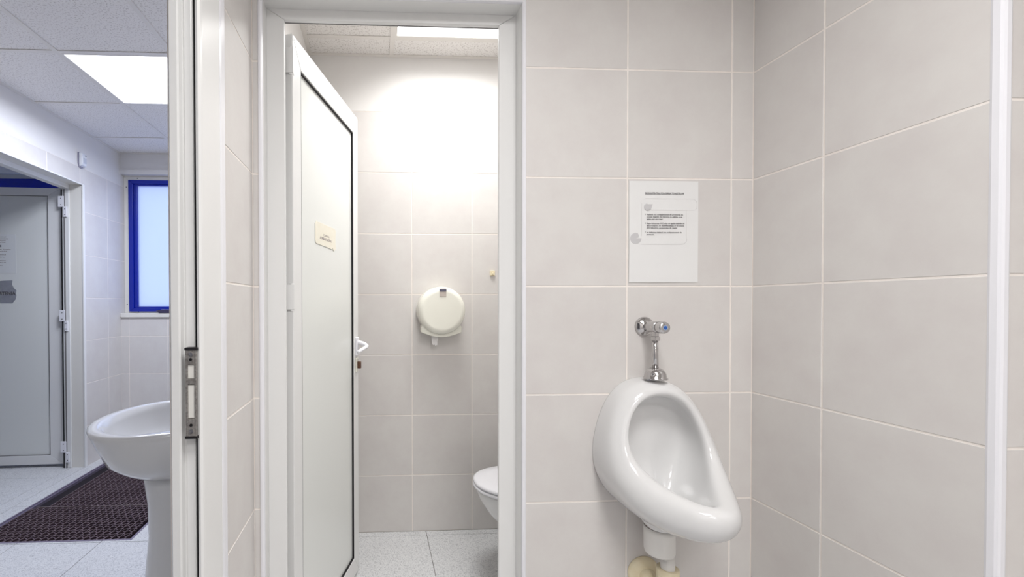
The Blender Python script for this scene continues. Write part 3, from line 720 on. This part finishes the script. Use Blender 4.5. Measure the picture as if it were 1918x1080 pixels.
# ------------------------------------------------------------------ notice on the back wall
def mk_notice():
    y = YB-PROUD-.0006
    c = Vector((.89, y, 1.479))
    t = empty('rules_notice', c, 'white printed rules sheet taped on the tiled wall above the urinal', 'notice')
    X0, X1, A0, A1 = -.1105, .1095, -.1565, .1565
    bm = bmesh.new()
    n = 12
    g = [[bm.verts.new((X0+(X1-X0)*i/n, -.0012-.0005*math.sin(5*j/n+i*.4), A0+(A1-A0)*j/n)) for j in range(n+1)] for i in range(n+1)]
    for i in range(n):
        for j in range(n): bm.faces.new((g[i][j], g[i+1][j], g[i+1][j+1], g[i][j+1]))
    o = fin('sheet', bm, M_PAPER, t); so = o.modifiers.new('s', 'SOLIDIFY'); so.thickness = .0004
    def px(x, yy):   # position on the sheet from its measured proportions (crop 620 x 925)
        return X0 + (x-92)/(727-92)*(X1-X0), A1 - (yy-96)/(1023-96)*(A1-A0)
    def wr(body, x, yy, x2, size, m_=M_INK, bold=0):
        a, b = px(x, yy); a2, _ = px(x2, yy)
        M = Matrix.Translation((a, -.0022, b)) @ Matrix.Rotation(math.pi/2, 4, 'X')
        return text('lettering', body, size, m_, M, t, a2-a, bold=bold)
    L_ = [wr('REGULI PENTRU FOLOSIREA TOALETELOR', 236, 216, 592, .0072)]
    rows = [('halatul sau echipamentul de protectie se', 255, 409, 583), ('scoate inainte de intrarea in cabina si se', 250, 429, 577), ('agata intr-un cuier;', 250, 450, 400),
            ('dupa folosirea WC-ului se spala mainile cu', 250, 490, 597), ('apa si sapun, se dezinfecteaza si se usuca', 250, 510, 595), ('prin folosirea uscatorului de maini;', 250, 531, 530),
            ('se imbraca halatul sau echipamentul de', 250, 571, 573), ('protectie.', 250, 591, 322)]
    for b_, x, yy, x2 in rows: L_.append(wr(b_, x, yy, x2, .0066))
    joinmesh(L_, 'lettering')['kind'] = 'stuff'
    # bullets, underline
    bm = bmesh.new()
    def r(bm_, x0, y0, x1, y1, dd=.0021):
        a, b = px(x0, y0); a2, b2 = px(x1, y1); abox(bm_, a, a2, -dd, -dd+.0003, b2, b)
    r(bm, 236, 218, 592, 220)
    for yy in (401, 483, 563):
        r(bm, 236, yy-5, 243, yy-4); r(bm, 236, yy+4, 243, yy+5); r(bm, 236, yy-5, 237, yy+5); r(bm, 242, yy-5, 243, yy+5)
    fin('underline_and_bullets', bm, M_INK, t)['kind'] = 'stuff'
    # scroll outline
    bm = bmesh.new()
    def stroke(pts):
        P = [Vector((*px(*p), 0)) for p in pts]
        for a, b in zip(P, P[1:]):
            dirv = (b-a).normalized(); nn = Vector((-dirv.y, dirv.x, 0))*.00035
            q = [a+nn, b+nn, b-nn, a-nn]
            lo = [bm.verts.new((p.x, -.0021, p.y)) for p in q]; hi = [bm.verts.new((p.x, -.0018, p.y)) for p in q]
            bm.faces.new(lo); bm.faces.new(hi[::-1])
            for k in range(4): bm.faces.new((lo[k], hi[k], hi[(k+1) % 4], lo[(k+1) % 4]))
    arc = lambda cx_, cy_, r_, a0, a1, k=8: [(cx_+r_*math.cos(math.radians(a0+(a1-a0)*i/k)), cy_+r_*math.sin(math.radians(a0+(a1-a0)*i/k))) for i in range(k+1)]
    stroke([(238, 258), (670, 258)] + arc(670, 304, 46, -90, 20) + arc(680, 330, 34, 0, 90) + [(680, 364), (262, 360)])
    stroke([(205, 300), (205, 600)]); stroke([(618, 362), (618, 625)] + arc(575, 625, 48, 0, 90) + [(200, 673)])
    fin('scroll_outline', bm, M_LINE, t)['kind'] = 'stuff'
    bm = bmesh.new()
    def blob(pts):
        lo = [bm.verts.new((*[px(*p)[0]], -.0021, px(*p)[1])) for p in pts]; hi = [bm.verts.new((px(*p)[0], -.0017, px(*p)[1])) for p in pts]
        bm.faces.new(lo); bm.faces.new(hi[::-1])
        for k in range(len(pts)): bm.faces.new((lo[k], hi[k], hi[(k+1) % len(pts)], lo[(k+1) % len(pts)]))
    blob([(306, 309)] + arc(262, 335, 34, 25, 250, 16)[:] + [(262, 309)])
    fin('scroll_curl', bm, M_GREYP, t)
    bm = bmesh.new()
    blob([(152, 620), (204, 619)] + arc(152, 622, 51, 5, 290, 24) + [(178, 590), (180, 612)])
    fin('scroll_curl', bm, M_GREYP, t)
mk_notice()

# ------------------------------------------------------------------ paper dispenser, hook, toilet in the cabin
def mk_dispenser():
    cx_, cz, r = .345, 1.222, .126
    t = empty('paper_dispenser', (cx_, YS, cz), 'round cream plastic toilet paper dispenser on the cabin back wall', 'dispenser')
    # back shell: circle merged with lower skirt
    def outline(rr, lowz, hw):
        p = []
        n = 40
        for i in range(n+1):
            a = math.radians(-38 + (256)*i/n); p.append((rr*math.cos(a), rr*math.sin(a)))
        p.append((-hw, -.085*rr/.126)); p.append((-hw, lowz+.012))
        for i in range(1, 10):
            k = i/10; x = -hw+2*hw*k; p.append((x, lowz+.012-.026*math.sin(math.pi*k)))
        p.append((hw, lowz+.012)); p.append((hw, -.085*rr/.126))
        return p
    P = outline(.127, -.128, .108)
    bm = bmesh.new(); prism(bm, P, 0, .092, lambda a, b, z: (a, -.002-z, b)); fin('housing', bm, M_CREAM, t, bevel=.004, seg=3)
    bm = bmesh.new(); lathe(bm, [(.1255, -.088), (.1255, -.100), (.120, -.112), (.106, -.1195), (.100, -.1205), (.094, -.1205), (.05, -.1215), (.0, -.1215)], (0, 0, .0), 'y', 64, cap=False)
    fin('cover', bm, M_CREAM, t, smooth=True)
    bm = bmesh.new(); abox(bm, -.014, .021, -.1235, -.110, .073, .116); wn_ = fin('sight_window', bm, mat('smoked_window', (196, 186, 178), .15), t, bevel=.002)
    bm = bmesh.new(); abox(bm, -.0145, .0215, -.1245, -.1232, .100, .112); fin('window_band', bm, mat('dark_band', (104, 104, 122), .2, .5), wn_)
    # tissue
    bm = bmesh.new(); pts = [(-.050, -.130), (-.018, -.130), (-.012, -.155), (-.016, -.170), (-.014, -.192), (-.019, -.186), (-.026, -.192), (-.034, -.183), (-.041, -.186), (-.047, -.178), (-.049, -.155)]
    prism(bm, pts, 0, .002, lambda a, b, z: (a, -.055-z-.01*math.sin(a*90), b)); fin('paper_end', bm, M_TISSUE, t)['label'] = 'torn end of white toilet paper'
    bm = bmesh.new(); lathe(bm, [(.03, 0), (.1, 0), (.1, .06), (.03, .06), (.03, 0)], (0, -.085, .01), 'y', 40, cap=False); fin('paper_roll', bm, M_TISSUE, t, smooth=False)
mk_dispenser()
hk = empty('wall_hook_pad', (.6415, YS-PROUD, 1.427), 'tiny cream adhesive square on the cabin back wall, right of the paper dispenser', 'hook')
bm = bmesh.new(); abox(bm, -.0135, .0135, -.012, 0, -.015, .015); fin('pad', bm, M_CREAMD, hk, bevel=.003)
bm = bmesh.new(); abox(bm, -.004, .004, -.018, -.011, -.011, .002); fin('peg', bm, M_CREAMD, hk, bevel=.002)

def oval(cx_, cy_, af, ab, b, n=40, p=2.0):
    """egg outline; front towards -x radius af, back towards +x radius ab"""
    out = []
    for i in range(n):
        t = 2*math.pi*i/n; c, s = math.cos(t), math.sin(t)
        a = ab if c > 0 else af
        out.append((cx_+a*math.copysign(abs(c)**(2/p), c), cy_+b*math.copysign(abs(s)**(2/p), s)))
    return out
def loft(bm, rings, cap0=True, cap1=True):
    V = [[bm.verts.new(p) for p in r] for r in rings]; n = len(V[0])
    for a, b in zip(V, V[1:]):
        for i in range(n): bm.faces.new((a[i], a[(i+1) % n], b[(i+1) % n], b[i]))
    if cap0: bm.faces.new(V[0][::-1])
    if cap1: bm.faces.new(V[-1])
def ring(z, *a, **k): return [(x, y, z) for x, y in oval(*a, **k)]
def mk_toilet():
    ty = 1.985
    t = empty('toilet', (.80, ty, 0), 'white ceramic toilet with closed lid in the cabin, seen behind the door frame', 'toilet')
    def R(z, xc, af, ab, b, n=48, p=2.2): return [(x-.80, y, z) for x, y in oval(xc, 0, af, ab, b, n, p)]
    bm = bmesh.new()
    loft(bm, [R(0, .78, .20, .17, .105), R(.02, .78, .195, .17, .10), R(.10, .78, .165, .16, .085), R(.18, .77, .165, .17, .095), R(.24, .75, .185, .19, .125), R(.30, .735, .225, .20, .155), R(.36, .725, .252, .21, .172), R(.395, .72, .258, .21, .178), R(.405, .72, .255, .21, .176), R(.405, .72, .19, .15, .12), R(.33, .73, .15, .13, .10), R(.25, .75, .08, .08, .06)])
    fin('bowl', bm, M_CER, t, smooth=True)
    bm = bmesh.new(); loft(bm, [R(.407, .715, .262, .20, .182), R(.411, .715, .266, .20, .186), R(.418, .715, .266, .20, .186), R(.421, .715, .262, .20, .182), R(.421, .715, .18, .14, .11), R(.407, .715, .18, .14, .11)], False, False)
    fin('seat', bm, M_PVC_COOL, t, smooth=True)
    bm = bmesh.new(); loft(bm, [R(.424, .715, .258, .20, .180), R(.427, .715, .264, .20, .186), R(.436, .715, .264, .20, .186), R(.441, .715, .256, .195, .178), R(.444, .715, .20, .16, .13), R(.4445, .715, .02, .02, .02)])
    fin('lid', bm, M_PVC_COOL, t, smooth=True)
    for s in (-.07, .07):
        bm = bmesh.new(); lathe(bm, [(.012, .408), (.012, .43)], (.105, s, 0), 'z', 16); fin('hinge', bm, M_PVC_COOL, t, bevel=.002)
    bm = bmesh.new(); abox(bm, .17, .373, -.19, .19, .42, .78); fin('tank', bm, M_CER, t, bevel=.03, seg=4)
    bm = bmesh.new(); abox(bm, .16, .375, -.2, .2, .782, .81); tl = fin('tank_lid', bm, M_CER, t, bevel=.01, seg=3)
    bm = bmesh.new(); lathe(bm, [(.02, .808), (.02, .816), (.017, .818)], (.27, 0, 0), 'z', 20); fin('flush_button', bm, M_CHROME, tl)
    bm = bmesh.new(); abox(bm, .08, .37, -.11, .11, .36, .421); fin('tank_shelf', bm, M_CER, t, bevel=.02, seg=3)
mk_toilet()

# ------------------------------------------------------------------ washbasin in the lobby
def mk_basin():
    by = 1.595
    t = empty('washbasin', (-.70, by, 0), 'white ceramic pedestal washbasin in the lobby, half hidden by the door jamb', 'washbasin')
    ox = .70
    def outl(z, sc, bx=-.745, af=.212, ab=.277, b=.272, dx=0, n=56, p=2.35, pb=3.2):
        out = []
        for i in range(n):
            th = 2*math.pi*i/n; c, s = math.cos(th), math.sin(th)
            if c > 0: x = ab*(abs(c)**(2/pb)); y = b*math.copysign(abs(s)**(2/2.0), s)*(1-.22*min(1, x/ab)) ; x = bx + x + (1-sc)*0
            else: x = bx - af*sc*(abs(c)**(2/2.05)); y = b*math.copysign(abs(s)**(2/2.05), s)
            out.append((x+ox+dx, y*sc if c <= 0 else y*sc, z))
        return out
    def rg(z, sc, af=.212, back=.277, b=.272):
        return outl(z, 1, af=af, ab=back, b=b)
    bm = bmesh.new()
    loft(bm, [outl(.662, 1, af=.075, ab=.25, b=.095), outl(.674, 1, af=.10, ab=.265, b=.130), outl(.705, 1, af=.145, ab=.275, b=.185), outl(.74, 1, af=.180, ab=.277, b=.230), outl(.79, 1, af=.200, ab=.277, b=.256), outl(.835, 1, af=.222, ab=.277, b=.270),
              outl(.850, 1, af=.230, ab=.277, b=.275), outl(.858, 1, af=.228, ab=.277, b=.273), outl(.862, 1, af=.222, ab=.275, b=.267),
              outl(.862, 1, af=.204, ab=.150, b=.250), outl(.857, 1, af=.186, ab=.142, b=.243), outl(.835, 1, af=.178, ab=.135, b=.232), outl(.79, 1, af=.155, ab=.12, b=.205), outl(.745, 1, af=.115, ab=.09, b=.150), outl(.72, 1, af=.06, ab=.05, b=.075), outl(.715, 1, af=.02, ab=.02, b=.022)])
    fin('basin', bm, M_CER, t, smooth=True)
    bm = bmesh.new(); lathe(bm, [(.022, .716), (.022, .720), (.014, .721)], (-.045, 0, 0), 'z', 24); fin('drain', bm, M_CHROME, t)
    def ped(z, af, b): return [(x+ox, y, z) for x, y in oval(-.70, 0, af, .16, b, 40, 2.3)]
    bm = bmesh.new(); loft(bm, [ped(0, .146, .122), ped(.02, .146, .122), ped(.12, .138, .112), ped(.30, .124, .100), ped(.45, .110, .094), ped(.56, .113, .096), ped(.64, .124, .104), ped(.685, .13, .106)])
    fin('pedestal', bm, M_CER, t, smooth=True)
mk_basin()

# ------------------------------------------------------------------ entrance mat let into the floor
def mk_mat():
    x0, x1, y0, y1 = -2.166, -1.312, 2.367, 3.62
    t = empty('entrance_mat', ((x0+x1)/2, y0, -.03), 'dark brown rubber grid mat sunk in the lobby floor in a metal frame', 'mat')
    ox, oy, oz = (x0+x1)/2, y0, -.03
    fn = lambda u, v, d: (u-ox, v-oy, d-oz)
    bm = bmesh.new(); frame_ring(bm, x0, x1, y0, y1, .010, .010, .010, .010, -.03, .002, fn)
    frame_ring(bm, x0+.010, x1-.010, y0+.010, y1-.010, .010, .010, .010, .010, -.03, -.006, fn); fin('mat_frame', bm, M_MATFR, t)
    bm = bmesh.new(); abox(bm, x0+.02-ox, x1-.02-ox, .02, y1-.02-oy, -.002, .006); fin('mat_tray', bm, M_MATDARK, t)
    ym = 2.79
    for (a, b, xa, zt) in ((y0+.022, ym-.004, x0+.024, -.004), (ym+.004, y1-.022, x0+.105, -.008)):
        # zig-zag rubber ribs -> hexagonal cells
        bm = bmesh.new(); px_, py_ = .0185, .027; y = a; k = 0
        zt2 = zt-oz
        while y < b-.004:
            x = xa; j = 0; prev = None
            while x < x1-.022:
                yy = y + (.0075 if (j+k) % 2 == 0 else -.0075)
                cur = (x-ox, yy-oy)
                if prev:
                    w_ = .0034
                    q = [(prev[0], prev[1]-w_), (cur[0], cur[1]-w_), (cur[0], cur[1]+w_), (prev[0], prev[1]+w_)]
                    lo = [bm.verts.new((u, v_, .006)) for u, v_ in q]; hi = [bm.verts.new((u, v_, zt2)) for u, v_ in q]
                    bm.faces.new(hi); bm.faces.new((lo[0], lo[1], hi[1], hi[0])); bm.faces.new((lo[3], hi[3], hi[2], lo[2]))
                prev = cur; x += px_; j += 1
            y += py_; k += 1
        o = fin('rubber_grid', bm, M_MATR, t); o['kind'] = 'stuff'
        bm = bmesh.new(); x = xa+.004
        while x < x1-.024:
            abox(bm, x-.0009-ox, x+.0009-ox, a-oy, b-oy, zt2-.004, zt2+.0004); x += .037
        o = fin('cross_rods', bm, M_MATROD, t); o['kind'] = 'stuff'
    bm = bmesh.new(); abox(bm, x0+.045-ox, x1-.022-ox, ym-.0025-oy, ym+.0025-oy, .01, .0275); fin('joint_bar', bm, M_MATROD, t)
mk_mat()

# ------------------------------------------------------------------ motion sensor
def mk_sensor():
    c = (XLL+PROUD, 3.432, 2.360)
    t = empty('motion_sensor', c, 'small white motion sensor high on the lobby wall beside the far door', 'sensor')
    bm = bmesh.new(); prism(bm, [(-.030, .055), (.030, .055), (.032, .02), (.030, -.030), (.018, -.058), (-.018, -.058), (-.030, -.030), (-.032, .02)], 0, .008, lambda a, b, z: (z, a, b)); fin('back_plate', bm, mat('sensor_plate_grey', (150, 148, 165), .5), t, bevel=.002)  # back plate in one flat grey, darker than the housing
    bm = bmesh.new()
    P = [(.008, .052), (.026, .052), (.034, .044), (.034, -.030), (.030, -.042), (.008, -.050)]
    prism(bm, P, -.027, .027, lambda a, b, z: (a, z, b)); fin('housing', bm, M_SENSOR, t, bevel=.007, seg=4)
    bm = bmesh.new(); prism(bm, [(.032, .018), (.038, .012), (.038, -.022), (.032, -.028)], -.018, .018, lambda a, b, z: (a, z, b)); fin('lens', bm, mat('sensor_lens', (200, 204, 214), .2), t, bevel=.003)
    bm = bmesh.new(); abox(bm, .033, .0350, .002, .020, .034, .038); fin('status_slot', bm, M_BLACK, t)
mk_sensor()
# folded folder on the window sill
fo = empty('folder', (-1.85, 3.955, 1.183), 'dark purple folded folder lying on the window sill', 'folder')
bm = bmesh.new(); prism(bm, [(-.10, .022), (-.07, .0), (.16, .0), (.16, .026), (-.02, .030)], -.03, .022, lambda a, b, z: (a, z, b)); fin('cover', bm, M_FOLDER, fo, bevel=.002)
bm = bmesh.new(); prism(bm, [(-.06, .0315), (-.05, .029), (.14, .026), (.14, .0285)], -.026, .018, lambda a, b, z: (a, z, b)); fin('papers', bm, mat('folder_papers', (150, 148, 170), .6), fo)
